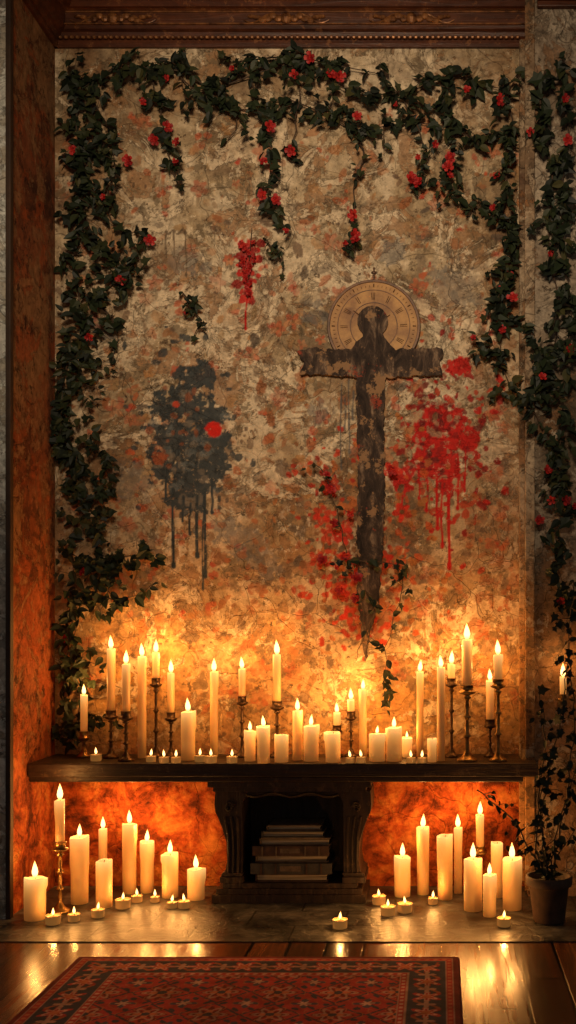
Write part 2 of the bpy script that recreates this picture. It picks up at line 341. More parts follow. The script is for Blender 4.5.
for cx in(-1.15,-.54,-.1):  # acanthus carvings
    m.ball((cx,-.062,3.064),.02,.012,.02,1)
    for sgn in(-1,1):
        for i in range(6):
            xx=cx+sgn*(.028+i*.019); m.ball((xx,-.060,3.064+.009*math.sin(i*1.7)),.015,.009,.013*(1-i*.1),1,8,5)
        m.tube([(cx+sgn*(.02+.13*t),-.06,3.064+.015*math.sin(t*6)) for t in [i/10 for i in range(11)]],.005,.002,1)
m.box(XL+.02,XR,-.062,-.05,3.086,3.09,1); m.box(XL+.02,XR,-.062,-.05,3.044,3.048,1)
fixn(m.obj('trim_3',[m_corn,m_gilt],smooth=False))
m=MB(); m.box(XR+.03,2.3,-DR-.02,-DR,3.05,3.07); m.box(XR+.03,2.3,-DR-.04,-DR,3.07,H); fixn(m.obj('trim_4',[m_corn],bevel=.004))
# ------------------------------------------------------------------ shelf & stand
SZ=.472
m_shelf=wood('dark_shelf_wood',(.012,.007,.005),(.05,.028,.018),.45,'X',1,(.10,.06,.035),.9)
m=MB(); e=.0015
pts=[(XL+e,-.002),(XR-.024,-.002),(XR-.024,-DR-.016),(XR+.022,-DR-.016),(XR+.022,-.262),(XL+e,-.262)]
n=len(pts); zt,zb=SZ,SZ-.045
m.add([(x,y,zt) for x,y in pts]+[(x,y,zb) for x,y in pts],[tuple(range(n))[::-1],tuple(range(n,2*n))]+[(i,(i+1)%n,n+(i+1)%n,n+i) for i in range(n)])
m.box(XL+e,XR-.026,-.246,-.01,SZ-.064,SZ-.045)
fixn(m.obj('wooden_mantel_shelf',[m_shelf],bevel=.004))
m_stand=wood('carved_dark_wood',(.012,.007,.005),(.045,.024,.015),.5,'Z',1,(.10,.055,.03),.9)
m=MB(); S=1.063
def X_(px): return (px-VX)/(PPM*S)
zt=SZ-.0655
m.box(X_(208),X_(371),-.235,-.03,zt-.018,zt); m.box(X_(213),X_(366),-.225,-.03,zt-.034,zt-.018)
m.box(X_(212),X_(366),-.235,-.02,0.0005,.028); m.box(X_(216),X_(362),-.225,-.02,.028,.046); m.box(X_(222),X_(357),-.215,-.02,.046,.062)
m.box(X_(238),X_(346),-.04,-.025,.06,zt-.03)
for sgn,xi in((1,241),(-1,343)):
    xo=lambda w: X_(xi-sgn*w)
    P=[(0,0.060),(20,.060),(21,.09),(17,.10),(15,.14),(16,.2),(20,.245),(24,.28),(27,.30),(28,.325),(27,zt-.034),(0,zt-.034),(-4,zt-.05),(0,zt-.075)]
    m.prism([(xo(w),z) for w,z in P],-.205,-.04)
    m.tube([(xo(13)+math.cos(t)*.014*(1-t/14)*sgn,-.208,.318+math.sin(t)*.018*(1-t/14)) for t in [i*.5 for i in range(22)]],.005,.003)
    for w in(4,9,14): m.tube([(xo(w),-.206,.09),(xo(w*.95),-.207,.16),(xo(w*1.0),-.207,.22),(xo(w*1.25),-.206,.285)],.004,.004)
    m.box(min(xo(-1),xo(22)),max(xo(-1),xo(22)),-.213,-.05,.062,.082); m.box(min(xo(-1),xo(19)),max(xo(-1),xo(19)),-.210,-.05,.09,.096)
m.tube([(X_(246)+ (X_(338)-X_(246))*t,-.222,zt-.044-.006*math.sin(t*math.pi*5)) for t in [i/40 for i in range(41)]],.006,.006)
m.box(X_(241),X_(343),-.212,-.05,zt-.05,zt-.03)
fixn(m.obj('carved_wooden_hearth_stand',[m_stand],bevel=.002))
# books
m_cov=[simple('book_cloth_tan',(.07,.045,.028),(.16,.11,.07),40,.75),simple('book_cloth_grey',(.03,.026,.022),(.065,.055,.045),40,.75),simple('book_leather_brown',(.03,.014,.008),(.08,.035,.018),40,.6)]
k=NM('book_pages'); n=k.noise(k.shift(k.obj(),(0,0,0),(2,2,260)),1.5,4); c=k.ramp(n,[(.35,(.12,.09,.06)),(.6,(.50,.42,.30))]); k.l(c,k.b.inputs['Base Color']); k.inp('Roughness',.9); k.inp('Specular IOR Level',.1); k.bump(n,.5,.002); m_pg=k.m
m=MB(); z=.0625
for (xa,xb,h,ci,dy,spine) in((254,327,.026,2,.004,0),(249,331,.036,1,.0,1),(254,327,.024,0,.008,0),(251,328,.032,2,.002,1),(258,329,.026,0,.008,0),(260,323,.022,1,.004,0),(265,320,.018,0,.010,0)):
    xa,xb=X_(xa),X_(xb); y0,y1=-.196+dy,-.06; t=.0035
    m.box(xa,xb,y0,y1,z,z+t,ci); m.box(xa,xb,y0,y1,z+h-t,z+h,ci)
    if spine:
        m.box(xa,xb,y0-.003,y0+t,z,z+h,ci)
        for fx in(.12,.3,.68,.86): m.box(xa+(xb-xa)*fx,xa+(xb-xa)*(fx+.018),y0-.006,y0,z,z+h,2 if ci==1 else 0)
        m.box(xa+(xb-xa)*.36,xa+(xb-xa)*.62,y0-.0036,y0,z+h*.25,z+h*.75,0)
        m.box(xa+.004,xb-.004,y0+t,y1-.004,z+t,z+h-t,3)
    else: m.box(xa+.004,xb-.006,y0+.010,y1-.004,z+t,z+h-t,3); m.box(xa-.001,xa+t,y0,y1,z,z+h,ci)
    z+=h+.001
fixn(m.obj('book_stack',m_cov+[m_pg]))
# ------------------------------------------------------------------ candles
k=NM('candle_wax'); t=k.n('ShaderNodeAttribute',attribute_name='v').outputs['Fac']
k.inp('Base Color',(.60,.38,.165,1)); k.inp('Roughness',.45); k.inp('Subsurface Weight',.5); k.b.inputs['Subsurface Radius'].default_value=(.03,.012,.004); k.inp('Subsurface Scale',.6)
ec=k.ramp(t,[(0,(.85,.22,.03)),(.5,(1.,.40,.08)),(1,(1.,.56,.17))]); k.l(ec,k.b.inputs['Emission Color']); k.l(k.math('ADD',k.math('MULTIPLY',t,.85),.10),k.b.inputs['Emission Strength'])  # emission fading down from the rim paints in flame light glowing through wax
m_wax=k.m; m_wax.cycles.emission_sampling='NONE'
k=NM('flame_glow'); t=k.n('ShaderNodeAttribute',attribute_name='v').outputs['Fac']; k.inp('Base Color',(0,0,0,1)); k.inp('Specular IOR Level',0.)
k.l(k.ramp(t,[(0,(.9,.25,.04)),(.25,(1,.62,.2)),(.7,(1,.62,.2)),(1,(1,.34,.05))]),k.b.inputs['Emission Color']); k.inp('Emission Strength',4.)
m_fl=k.m; m_fl.cycles.emission_sampling='NONE'
m_wick=simple('burnt_wick',(.01,.008,.006),(.03,.02,.015),50,.9)
k=NM('tealight_glass'); k.inp('Base Color',(.42,.24,.10,1)); k.inp('Roughness',.25); k.inp('Emission Color',(1,.40,.08,1)); k.inp('Emission Strength',.16); k.m.cycles.emission_sampling='NONE'; m_tg=k.m  # faint emission put into the cup stands in for flame light in glass
m_brass=simple('aged_brass',(.16,.08,.025),(.42,.25,.09),35,.34,.9)
m_iron=simple('dark_bronze',(.03,.018,.012),(.11,.06,.03),35,.42,.75)
def wax(mb,z0,h,r,mi=0,seed=0,seg=20):
    rn=random.Random(seed); dr=[(rn.uniform(0,6.28),rn.uniform(.15,.6)*min(h,.22),rn.uniform(.12,.26)) for _ in range(5 if r>.012 else 3)]
    ph=rn.uniform(0,6.28)
    hs=[0,.25,.45,.6,.7,.78,.84,.89,.93,.96,.985,1.]
    prof=[(r*.985,0)]+[(r,h*t) for t in hs[1:-1]]+[(r*.985,h),(r*.93,h+.0012),(r*.84,h-.001),(r*.72,h-.006),(r*.4,h-.009),(0,h-.009)]
    N=len(hs)
    def rf(rr,z,t,j):
        f=1+.012*math.sin(3*t+ph)+.008*math.sin(z*60+ph)
        for a,L,w in dr:
            dd=(t-a+math.pi)%(2*math.pi)-math.pi
            if z>h-L: f+=w*.6*math.exp(-(dd/.22)**2)*(1 if z>h-L*.9 else .6)
        if j>=N: f=1+.012*math.sin(3*t+ph) if j>N else f
        zz=z
        if j>=N-1 and rr>.6*r: zz+=r*.11*math.sin(t+ph)+r*.06*math.sin(3*t+ph)
        return rr*f,z0+zz
    mb.lathe(prof,seg,mi=mi,a=lambda r_,z:math.exp(-max(0,h-z)/.05),rf=rf)
def flame(mb,z,sc,mw,mf):
    lx=U(-.003,.003)
    mb.tube([(0,0,z-.012),(0.0004,0,z),(.0015,0,z+.007)],.0011,.0009,mw)
    P=[(0,0),(.35,.05),(.72,.14),(.95,.26),(1,.36),(.88,.5),(.62,.66),(.34,.82),(.13,.93),(0,1)]
    Hh=.050*sc; Rr=.0088*sc
    mb.lathe([(p*Rr,q*Hh) for p,q in P],10,c=(0,0,z+.003),mi=mf,a=lambda r,zz:zz/Hh)
    o=len(mb.v)-100
    for i in range(o,len(mb.v)):
        x,y,zz=mb.v[i]; t=(zz-z)/Hh; mb.v[i]=(x+lx*t*t,y,zz)
    return z+.003+Hh
LE=.74
def lamp(loc,e=1.):
    L=bpy.data.lights.new('flame_light','POINT'); L.energy=LE*e; L.color=(1,.43,.10); L.shadow_soft_size=.004
    o=bpy.data.objects.new('flame_light',L); scene.collection.objects.link(o); o.location=loc
def place(px,yb,plane):
    s=max(1.023,(yb-VY)/((CZ-plane)*PPM)); d=D*(1-1/s); return s,Vector(((px-VX)/(PPM*s),-d,plane))
cnt=[0]
def pillar(px,yt,yb,w,plane,fl=1.,name='pillar_candle',e=1.):
    cnt[0]+=1; s,p=place(px,yb,plane); h=(yb-yt)/(PPM*s); r=w/2/(PPM*s); mb=MB(); wax(mb,0,h,r,0,cnt[0])
    if fl:
        t=flame(mb,h-.007+.004,fl,1,2)
    else: mb.tube([(0,0,h-.012),(.0005,0,h-.003),(.002,0,h+.003)],.0012,.001,1)
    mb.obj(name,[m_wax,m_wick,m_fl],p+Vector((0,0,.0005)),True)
    if fl: lamp(p+Vector((0,0,t+.008)),e)
def tea(px,yb,w,plane,e=.3):
    cnt[0]+=1; s,p=place(px,yb,plane); r=w/2/(PPM*s); h=r*1.15; mb=MB()
    mb.lathe([(r*.9,0),(r*.96,h*.1),(r,h),(r*1.04,h*1.01),(r*.97,h*1.0),(r*.95,h*.8)],18,mi=3)
    mb.lathe([(r*.94,h*.12),(r*.94,h*.85),(r*.6,h*.8),(0,h*.78)],18,mi=0,a=lambda a_,b_:.7)
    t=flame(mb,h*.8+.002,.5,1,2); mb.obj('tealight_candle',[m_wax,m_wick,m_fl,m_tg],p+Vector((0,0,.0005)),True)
    if e: lamp(p+Vector((0,0,t+.006)),e)
def stick(px,yt,ys,yb,w,plane,mat,base=9.,fl=1.,e=1.,ornate=True):
    cnt[0]+=1; s,p=place(px,yb,plane); k_=PPM*s; hs=(yb-ys)/k_; hc=(ys-yt)/k_; r=w/2/k_; R0=base/k_
    mb=MB(); P=[(R0,0),(R0,.004),(R0*.92,.008),(R0*.6,.013),(R0*.42,.02),(R0*.3,.028)]
    z1=hs-.028; n=3 if ornate else 1; st_=R0*.22
    for i in range(n):
        a0=.028+(z1-.028)*i/n; a1=.028+(z1-.028)*(i+1)/n; L=a1-a0
        P+=[(st_*.8,a0+L*.12),(st_*1.0,a0+L*.4),(st_*.75,a0+L*.7),(st_*1.1,a0+L*.78),(st_*2.0,a0+L*.87),(st_*1.1,a0+L*.96)]
    P+=[(st_*1.2,z1),(r*1.5,z1+.006),(R0*.62+r*.5,z1+.010),(R0*.62+r*.5,z1+.013),(r*1.2,z1+.015),(r*1.25,hs+.004),(r*1.4,hs+.006),(r*1.05,hs+.006),(r*1.02,hs-.002),(0,hs-.002)]
    mb.lathe(P,18); o=mb.obj('brass_candlestick' if mat is m_brass else 'bronze_candlestick',[mat],p+Vector((0,0,.0005)),True)
    mc=MB(); wax(mc,0,hc,r,0,cnt[0],16); t=flame(mc,hc-.003,fl,1,2)
    mc.obj('taper',[m_wax,m_wick,m_fl],(0,0,hs-.001),True,o)
    lamp(p+Vector((0,0,hs+t+.008)),e)
F,Sf=0.,SZ
# shelf
stick(84,695,733,757,7,Sf,m_brass,7,.8,.8,False)
stick(111,649,712,758,8,Sf,m_iron,7.5); stick(126,664,713,761,8,Sf,m_iron,8)
pillar(142,657,758,8.5,Sf,1.,'taper_candle'); stick(156,652,679,756,7,Sf,m_iron,7); stick(171,673,714,757,7,Sf,m_iron,7)
pillar(188,712,760,14,Sf); pillar(214,672,757,8,Sf,1.,'taper_candle'); stick(242,668,697,756,7,Sf,m_iron,7,.9)
pillar(250,731,761,11,Sf,.7,e=.6); pillar(263.5,727,763,12.5,Sf,.8,e=.8); stick(277,654,702,756,8,Sf,m_iron,8,1.1)
pillar(281.5,735,762,14,Sf,0); pillar(297.5,711,760,10,Sf,.9); pillar(311,726,761,15,Sf,.8,e=.8)
stick(337,712,726,756,7,Sf,m_iron,6,.8,.8); pillar(333,733,762,15,Sf,.0); stick(351,700,713,757,7,Sf,m_iron,6.5,.9)
pillar(363,689,756,7.5,Sf,.8,'taper_candle'); pillar(377,734,761,16,Sf,.6,e=.6); pillar(394,728,761,15.5,Sf,.8); pillar(407,738,757,10,Sf,.5,e=.5)
pillar(420,672,757,7,Sf,.9,'taper_candle'); pillar(432,739,762,9,Sf,.0); pillar(441,668,761,8,Sf,.9,'taper_candle')
stick(451.5,664,680,757,7,Sf,m_iron,7); stick(467,640,687,761,10.5,Sf,m_brass,10.5,1.2,1.2); stick(490,680,720,756,8,Sf,m_iron,6,.9); stick(498,655,681,761,9,Sf,m_brass,9,1.1)
for px,yb,w in((96,761,11),(151,762,10),(164,763,10),(176,763,10),(200,762,11),(211,763,12),(232,763,11),(350,763,9),(361,763,10),(411,763,9),(422,763,9)): tea(px,yb,w,Sf,0)
# floor left
stick(60,800,844,912,9,F,m_brass,10,1.1); pillar(35,878,919,21,F,1.1); pillar(79.5,837,903,17,F,0.9); pillar(103,829,892,8,F,.9,'taper_candle')
pillar(104,861,907,16,F,.0); pillar(129.5,824,893,13.5,F,1); pillar(147,841,891,13,F,.9); pillar(170,854,897,16,F,1); pillar(196,869,899,17,F,1)
for px,yb,w in((53,924,15),(74,921,12),(98,917,13),(123,908,15),(137,902,11),(172,908,10),(184,908,12),(155,902,9)): tea(px,yb,w,F)
# floor centre/right
for px,yb,w in((340,928,15),(379,904,14),(388,915,15),(405,912,15),(433,904,10),(504,926,14)): tea(px,yb,w,F,.5)
pillar(402.5,857,896,16,F,1); pillar(423,828,894,12,F,1); pillar(445,836,899,15,F,0); pillar(458,828,893,8,F,1,'taper_candle'); stick(480,815,848,893,8,F,m_brass,8,1)
pillar(473,859,910,18.5,F,1.1); pillar(497,843,897,12,F,.0); pillar(489.5,875,916,13,F,.8); pillar(512,859,909,19,F,1.1)
# ------------------------------------------------------------------ clock & cross
def cpt(px,py): return ((px-VX)/PPM,CZ-(py-VY)/PPM)
m_face=simple('aged_clock_face',(.16,.06,.016),(.50,.26,.075),10,.6); m_dk=simple('clock_bronze',(.04,.018,.009),(.13,.055,.022),30,.5,.3)
cx,cz=cpt(374,327); rr=45/PPM; m=MB()
def ring(m,r,t,y,mi,seg=56):
    vs=[];fs=[]
    for i in range(seg):
        a=2*math.pi*i/seg
        for (dr,dy) in((-t,0),(-t*.6,-t*.9),(t*.6,-t*.9),(t,0)): vs.append((cx+(r+dr)*math.cos(a),y+dy,cz+(r+dr)*math.sin(a)))
    for i in range(seg):
        k2=(i+1)%seg
        for j in range(3): fs.append((i*4+j,i*4+j+1,k2*4+j+1,k2*4+j))
    m.add(vs,fs,mi)
m.prism([(cx+rr*math.cos(i*math.pi/28),cz+rr*math.sin(i*math.pi/28)) for i in range(56)],-.012,-.001,0)
ring(m,rr,.006,-.010,1); ring(m,rr*.80,.0016,-.012,1); ring(m,rr*.52,.0018,-.012,1)
for i in range(60):
    a=i*math.pi/30; w=.0012 if i%5 else .0028
    c0=Vector((cx+math.cos(a)*rr*.86,-.0128,cz+math.sin(a)*rr*.86)); c1=c0+Vector((math.cos(a),0,math.sin(a)))*(.008 if i%5 else .012)
    m.tube([c0,c1],w*.7,w*.7,1,4)
for i in range(12):
    a=i*math.pi/6+.02
    for o_ in((-.006,.0,.006) if i%2 else (-.003,.004)):
        t_=Vector((-math.sin(a),0,math.cos(a)))*o_; d_=Vector((math.cos(a),0,math.sin(a)))
        b=Vector((cx,-.0125,cz)); m.tube([b+d_*rr*.58+t_*.7,b+d_*rr*.74+t_],.0011,.0011,1,4)
for a,L in((2.5,.09),(.6,.07)): m.tube([(cx,-.015,cz),(cx+math.cos(a)*L,-.015,cz+math.sin(a)*L)],.003,.001,1,4)
for dz,r_ in((.0,.007),(.016,.005),(.03,.007),(.044,.004)): m.ball((cx,-.008,cz+rr+.002+dz),r_,r_*.7,r_,1)
m.tube([(cx-.010,-.008,cz+rr+.032),(cx+.010,-.008,cz+rr+.032)],.0025,.0025,1); m.tube([(cx,-.008,cz+rr),(cx,-.008,cz+rr+.045)],.003,.002,1)
fixn(m.obj('wall_clock',[m_face,m_dk]))
k=NM('weathered_cross_wood'); v0=k.obj(); n=k.noise(k.shift(v0,(0,0,0),(4,1,1.6)),6,10,.74,.6); c=k.ramp(n,[(.36,(.015,.011,.010)),(.50,(.045,.03,.023)),(.57,(.10,.065,.045)),(.66,(.25,.17,.11))])
c=k.mix(k.ramp(k.noise(k.shift(v0,(3,3,3)),16,8,.7),[(.56,0.0),(.59,.8)]),c,(.30,.17,.085)); c=k.mix(k.ramp(k.noise(k.shift(v0,(8,3,3)),9,8,.7),[(.6,0.0),(.63,.8)]),c,(.30,.05,.025)); k.l(c,k.b.inputs['Base Color']); k.inp('Roughness',.85); k.inp('Specular IOR Level',.2); k.bump(n,.6,.01); m_cross=k.m
out=[(297,352),(312,349),(352,351),(357,344),(363,338)]
for i in range(15):
    a=math.radians(-140+i*20)
    out.append((373+15.5*math.sin(a),323-15.5*math.cos(a)))
out+=[(384,338),(389,344),(394,351),(425,349),(443,350),(440,362),(442,376),(420,377),(386,379),(384,430),(385,500),(383,560),(379,600),(371,632),(366,662),(362,630),(358,600),(357,540),(359,470),(356,400),(357,379),(320,376),(300,376),(304,364)]
den=[]
for i in range(len(out)):
    a,b=out[i],out[(i+1)%len(out)]; L=math.hypot(b[0]-a[0],b[1]-a[1]); nn=max(1,int(L/3))
    for j in range(nn):
        t=j/nn; jit=1.2 if nn>1 else .2
        den.append((a[0]+(b[0]-a[0])*t+U(-jit,jit),a[1]+(b[1]-a[1])*t+U(-jit,jit)))
m=MB(); m.prism([cpt(*p) for p in den],-.022,-.002); o=fixn(m.obj('wooden_cross',[m_cross]))
# ------------------------------------------------------------------ vines
m_stem=simple('vine_stem',(.03,.018,.01),(.08,.045,.025),30,.8)
m_leaf=attr_mix('ivy_leaf',(.005,.008,.005),(.018,.028,.011),.55,c3=(.055,.05,.016))
m_flow=attr_mix('red_petal',(.10,.003,.004),(.36,.010,.010),.55,c3=(.45,.03,.02))
half=[(.20,-.10),(.42,.0),(.34,.22),(.52,.48),(.24,.58),(.10,.82)]
T1=[(0,.03)]+half+[(0,1.05)]+[(-x,y) for x,y in half[::-1]]
half2=[(.16,.06),(.30,.28),(.31,.5),(.20,.76)]
T2=[(0,0)]+half2+[(0,1.05)]+[(-x,y) for x,y in half2[::-1]]
def leaf(mb,p,size,mi=1,face=(0,-1,0),down=None,tilt=.95,small=False):
    T=T1 if (R()<.3 and not small) else T2
    n=Vector(face)+Vector((U(-tilt,tilt),U(-tilt,tilt)*.6,U(-tilt,tilt)+.25)); n.normalize()
    d=Vector(down) if down else Vector((U(-1,1),U(-.5,.2),U(-1.2,.35)))
    d=d-n*d.dot(n); d.normalize(); s_=n.cross(d); cu=U(.05,.3)
    vs=[p+(d*.38)*size-n*(.06*size)]
    for x,y in T: vs.append(p+(s_*x+d*y)*size+n*(abs(x)*.35-cu*y*y*.8)*size)
    vs=[Vector((q.x,min(q.y,-.003),q.z)) for q in vs]
    k_=len(T); a=U(0,.75) if R()<.9 else U(.7,1)
    mb.add(vs,[(0,1+i,1+(i+1)%k_) for i in range(k_)],mi,a)
def flower(mb,p,size,mi=2,face=(0,-1,0)):
    n=Vector(face)+Vector((U(-.6,.6),0,U(-.6,.4))); n.normalize(); u_=n.cross(Vector((.1,.2,1))).normalized(); w=n.cross(u_)
    for lay,(sz,lift) in enumerate(((1,.15),(.68,.45),(.38,.7))):
        for i in range(5):
            a=i*1.2566+lay*.6+U(-.15,.15); d=u_*math.cos(a)+w*math.sin(a); t=n.cross(d)
            s_=size*sz*U(.8,1.1); c=U(.2,.9)
            vs=[p,p+d*s_*.35+t*s_*.28+n*s_*lift*.4,p+d*s_*.85+t*s_*.36+n*s_*lift,p+d*s_+n*s_*lift*.8,p+d*s_*.85-t*s_*.36+n*s_*lift,p+d*s_*.35-t*s_*.28+n*s_*lift*.4,p+d*s_*.5+n*s_*lift*.25]
            mb.add(vs,[(6,0,1),(6,1,2),(6,2,3),(6,3,4),(6,4,5),(6,5,0)],mi,c)
def spline(pts,step=9):
    P=[np.array(p,float) for p in pts]; P=[2*P[0]-P[1]]+P+[2*P[-1]-P[-2]]; out=[]
    for i in range(1,len(P)-2):
        L=np.linalg.norm(P[i+1]-P[i]); n=max(2,int(L/step))
        for j in range(n):
            t=j/n; out.append(.5*((2*P[i])+(-P[i-1]+P[i+1])*t+(2*P[i-1]-5*P[i]+4*P[i+1]-P[i+2])*t*t+(-P[i-1]+3*P[i]-3*P[i+1]+P[i+2])*t**3))
    out.append(P[-2]); return out
XLo,XHi=60,519
def strand(mb,pts,spread,twigs=1.,size=(.028,.054),d0=.018,dj=.04,r=.003,fl=0.,clampx=True,lpt=5,leafy=True):
    sp=spline(pts); W=[]
    for i,(x,y) in enumerate(sp):
        x+=U(-2,2); x=min(max(x,XLo),XHi) if clampx else x
        W.append(at(x,y,d0+.008*math.sin(i*.7)+U(0,.006)))
    mb.tube(W,r,r*.5,0)
    for i,(x,y) in enumerate(sp):
        dens=.6+.4*math.sin(i*.55+pts[0][0])   # uneven growth: bare gaps and tufts
        if leafy and R()<.7: leaf(mb,W[i]+Vector((0,-.008,0)),U(*size))
        k_=twigs*(.5+.7*dens)
        while R()<k_:
            k_-=1; a=U(0,2*math.pi); L=U(.35,1.25)*spread
            ex,ey=x+math.cos(a)*L,y+math.sin(a)*L*.8+L*.15
            if clampx: ex=min(max(ex,XLo),XHi)
            p1=at(ex,ey,d0+U(0,dj)); p0=W[i]; mid=(p0+p1)/2+Vector((0,-.012,.008))
            mb.tube([p0,mid,p1],.0014,.0008,0,4)
            for j in range(lpt):
                t=(j+1)/lpt; q=p0.lerp(mid,t*2) if t<.5 else mid.lerp(p1,t*2-1)
                q=q+Vector((U(-.012,.012),-.004,U(-.012,.012))); leaf(mb,q,U(*size)*(1.05-.35*t))
            if R()<fl: flower(mb,p1+Vector((0,-.012,0)),U(.011,.02))
VM=[m_stem,m_leaf,m_flow]
mb=MB()
L1=[(140,70),(120,66),(92,88),(96,130),(82,180),(90,230),(118,268),(92,310),(84,360),(62,410),(72,460),(88,500),(68,545),(92,575),(74,630),(82,690),(76,735)]
strand(mb,L1,31,1.3,fl=.05); strand(mb,[(75,72),(78,160),(72,250),(80,330),(66,400),(70,470),(95,540),(110,580),(100,610)],26,1.1)
strand(mb,[(92,100),(115,150),(108,210),(135,250),(125,290)],25,1.,fl=.07); strand(mb,[(80,560),(110,560),(135,555),(155,562)],20,1.2); strand(mb,[(85,590),(118,600),(145,592)],19,1.1)
strand(mb,[(88,440),(108,470),(100,520)],19,.9); strand(mb,[(75,600),(64,680),(70,745)],15,1.1); strand(mb,[(95,300),(118,330),(112,365)],13,.5); strand(mb,[(70,340),(66,400),(62,440)],16,.9)
for x,y in((168,126),(154,140),(150,240),(128,160)): flower(mb,at(x,y,.05),.022)
mb.obj('flowering_ivy_vine',VM)
mb=MB()
strand(mb,[(150,68),(185,72),(215,88),(250,76),(300,64),(345,88),(400,94),(450,76),(500,88),(518,74)],29,1.05,fl=.12)
strand(mb,[(180,78),(210,100),(250,110),(280,98),(320,112),(355,130),(395,125),(440,125),(480,140),(512,130)],26,.9,fl=.12)
strand(mb,[(235,62),(290,57),(340,66),(380,74)],13,.7,fl=.1)
strand(mb,[(250,80),(262,120),(272,160),(268,195),(276,225)],14,.8,fl=.2)
strand(mb,[(345,110),(362,150),(355,190),(354,225),(354,252)],10,.6,fl=.4,size=(.022,.036))
strand(mb,[(150,72),(160,110),(168,150),(178,190)],13,.7,fl=.25); strand(mb,[(215,90),(238,120),(228,140)],10,.5)
strand(mb,[(300,90),(295,130),(290,160)],9,.4,fl=.4,size=(.022,.036)); strand(mb,[(405,100),(425,150),(415,190)],10,.5,fl=.4,size=(.022,.04))
strand(mb,[(440,80),(455,130),(448,175),(470,205),(500,215),(512,260),(498,305),(488,345),(505,370),(514,395)],22,1.15,fl=.07)
strand(mb,[(500,80),(512,120),(505,170),(512,230),(508,300),(500,350)],17,.9,fl=.07)
for x,y in((310,58),(270,126),(291,151),(262,195),(331,74),(355,235),(353,215),(418,182),(450,157),(412,178),(500,100),(340,76),(513,297),(276,200),(448,166)): flower(mb,at(x,y,.06),.022)
mb.obj('flowering_ivy_garland',VM)
mb=MB(); strand(mb,[(182,292),(190,305),(200,320),(192,340)],9,.6,size=(.022,.036)); strand(mb,[(265,240),(283,262),(280,275)],6,.3,size=(.02,.03)); flower(mb,at(186,312,.04),.012)
mb.obj('ivy_sprig',VM)
mb=MB()
strand(mb,[(322,468),(336,510),(348,560),(364,600),(360,650)],12,.6,size=(.022,.036),fl=.6,leafy=False,r=.002,lpt=2,d0=.03); strand(mb,[(350,560),(395,565),(402,585),(392,625),(385,660),(389,700)],11,.7,size=(.024,.04),fl=.12,r=.002,lpt=3,d0=.03)
strand(mb,[(366,590),(376,610),(362,640),(358,658)],9,.6,size=(.022,.036),fl=.1,r=.002,lpt=3,d0=.034)
for x,y in((357,578),(340,590),(331,488),(322,560),(392,470),(344,556)): flower(mb,at(x,y,.05),.022)
mb.obj('climbing_rose_vine',VM)
mb=MB()
for i in range(20):
    t=i/20; flower(mb,at(248+U(-8,8)*(1.1-t),242+54*t,.02),U(.009,.016))
mb.tube([at(252,228,.012),at(249,260,.016),at(247,298,.014)],.0015,.001,0)
mb.obj('red_flower_cluster',VM)
mb=MB()
strand(mb,[(545,70),(540,120),(552,180),(548,240),(556,300),(552,350),(534,400),(548,440),(560,500),(556,560),(566,610)],18,1.15,d0=DR+.02,fl=.06,clampx=False)
strand(mb,[(560,60),(568,130),(562,220),(570,300),(566,380),(560,460),(570,520)],17,.85,d0=DR+.02,fl=.06,clampx=False)
strand(mb,[(530,330),(545,380),(528,405)],11,.8,d0=DR+.02,clampx=False)
for x,y in((566,500),(548,470),(540,520),(568,140)): flower(mb,at(x,y,DR+.05),.021)
mb.obj('hanging_ivy_vine',VM)
# potted plant
m_pot=simple('dark_terracotta',(.035,.02,.013),(.085,.042,.026),18,.75); m_soil=simple('potting_soil',(.012,.008,.005),(.04,.025,.015),60,.95)
s,pp=place(549,921,0.); mb=MB()
mb.lathe([(.048,0.0005),(.05,.004),(.062,.11),(.070,.113),(.073,.118),(.074,.140),(.071,.145),(.064,.143),(.062,.125)],28,mi=3)
mb.lathe([(.0625,.122),(.03,.128),(0,.129)],20,mi=4)
dp=-pp.y; m2=MB()
def plantstem(pts,sz=(.018,.036),tw=.6,d=dp):
    strand(m2,pts,15,tw,size=sz,d0=d,dj=.04,r=.0036,clampx=False,lpt=3)
plantstem([(548,880),(543,820),(552,760),(563,700),(570,650)]); plantstem([(549,880),(538,810),(545,740),(538,690)],tw=.5); plantstem([(551,880),(566,800),(574,720),(570,640),(574,580)])
plantstem([(546,880),(530,850),(512,820),(490,800),(478,790)],tw=.5,d=dp-.05); plantstem([(550,880),(556,830),(572,780),(582,740)]); plantstem([(552,880),(560,850),(575,830)]); plantstem([(547,880),(535,850),(541,800),(548,770)])
mp=MB(); mp.v=[(a+pp.x,b+pp.y,c+pp.z) for a,b,c in mb.v]; mp.f=mb.f; mp.m=mb.m; mp.a=mb.a
o_=len(mp.v); mp.v+=m2.v; mp.f+=[tuple(i+o_ for i in f) for f in m2.f]; mp.m+=m2.m; mp.a+=m2.a
mp.obj('potted_leggy_shrub',[m_stem,m_leaf,m_flow,m_pot,m_soil],smooth=True)
# sconce on right wall
pw=at(563,700,DR+.05); mb=MB(); mb.lathe([(.0,-.02),(.006,-.016),(.004,-.006),(.018,0),(.02,.004),(.012,.006),(.0125,.02),(0,.02)],16)
mb.tube([(0,0,-.012),(0,.02,-.03),(0,.045,-.02)],.003,.003); mb.ball((0,.046,-.02),.014,.003,.022)
o=mb.obj('candle_sconce',[m_brass],pw,True); mc=MB(); wax(mc,0,.065,.011,0,99,14); t=flame(mc,.062,1,1,2); mc.obj('taper',[m_wax,m_wick,m_fl],(0,0,.012),True,o); lamp(pw+Vector((0,0,.012+t+.008)),.5)
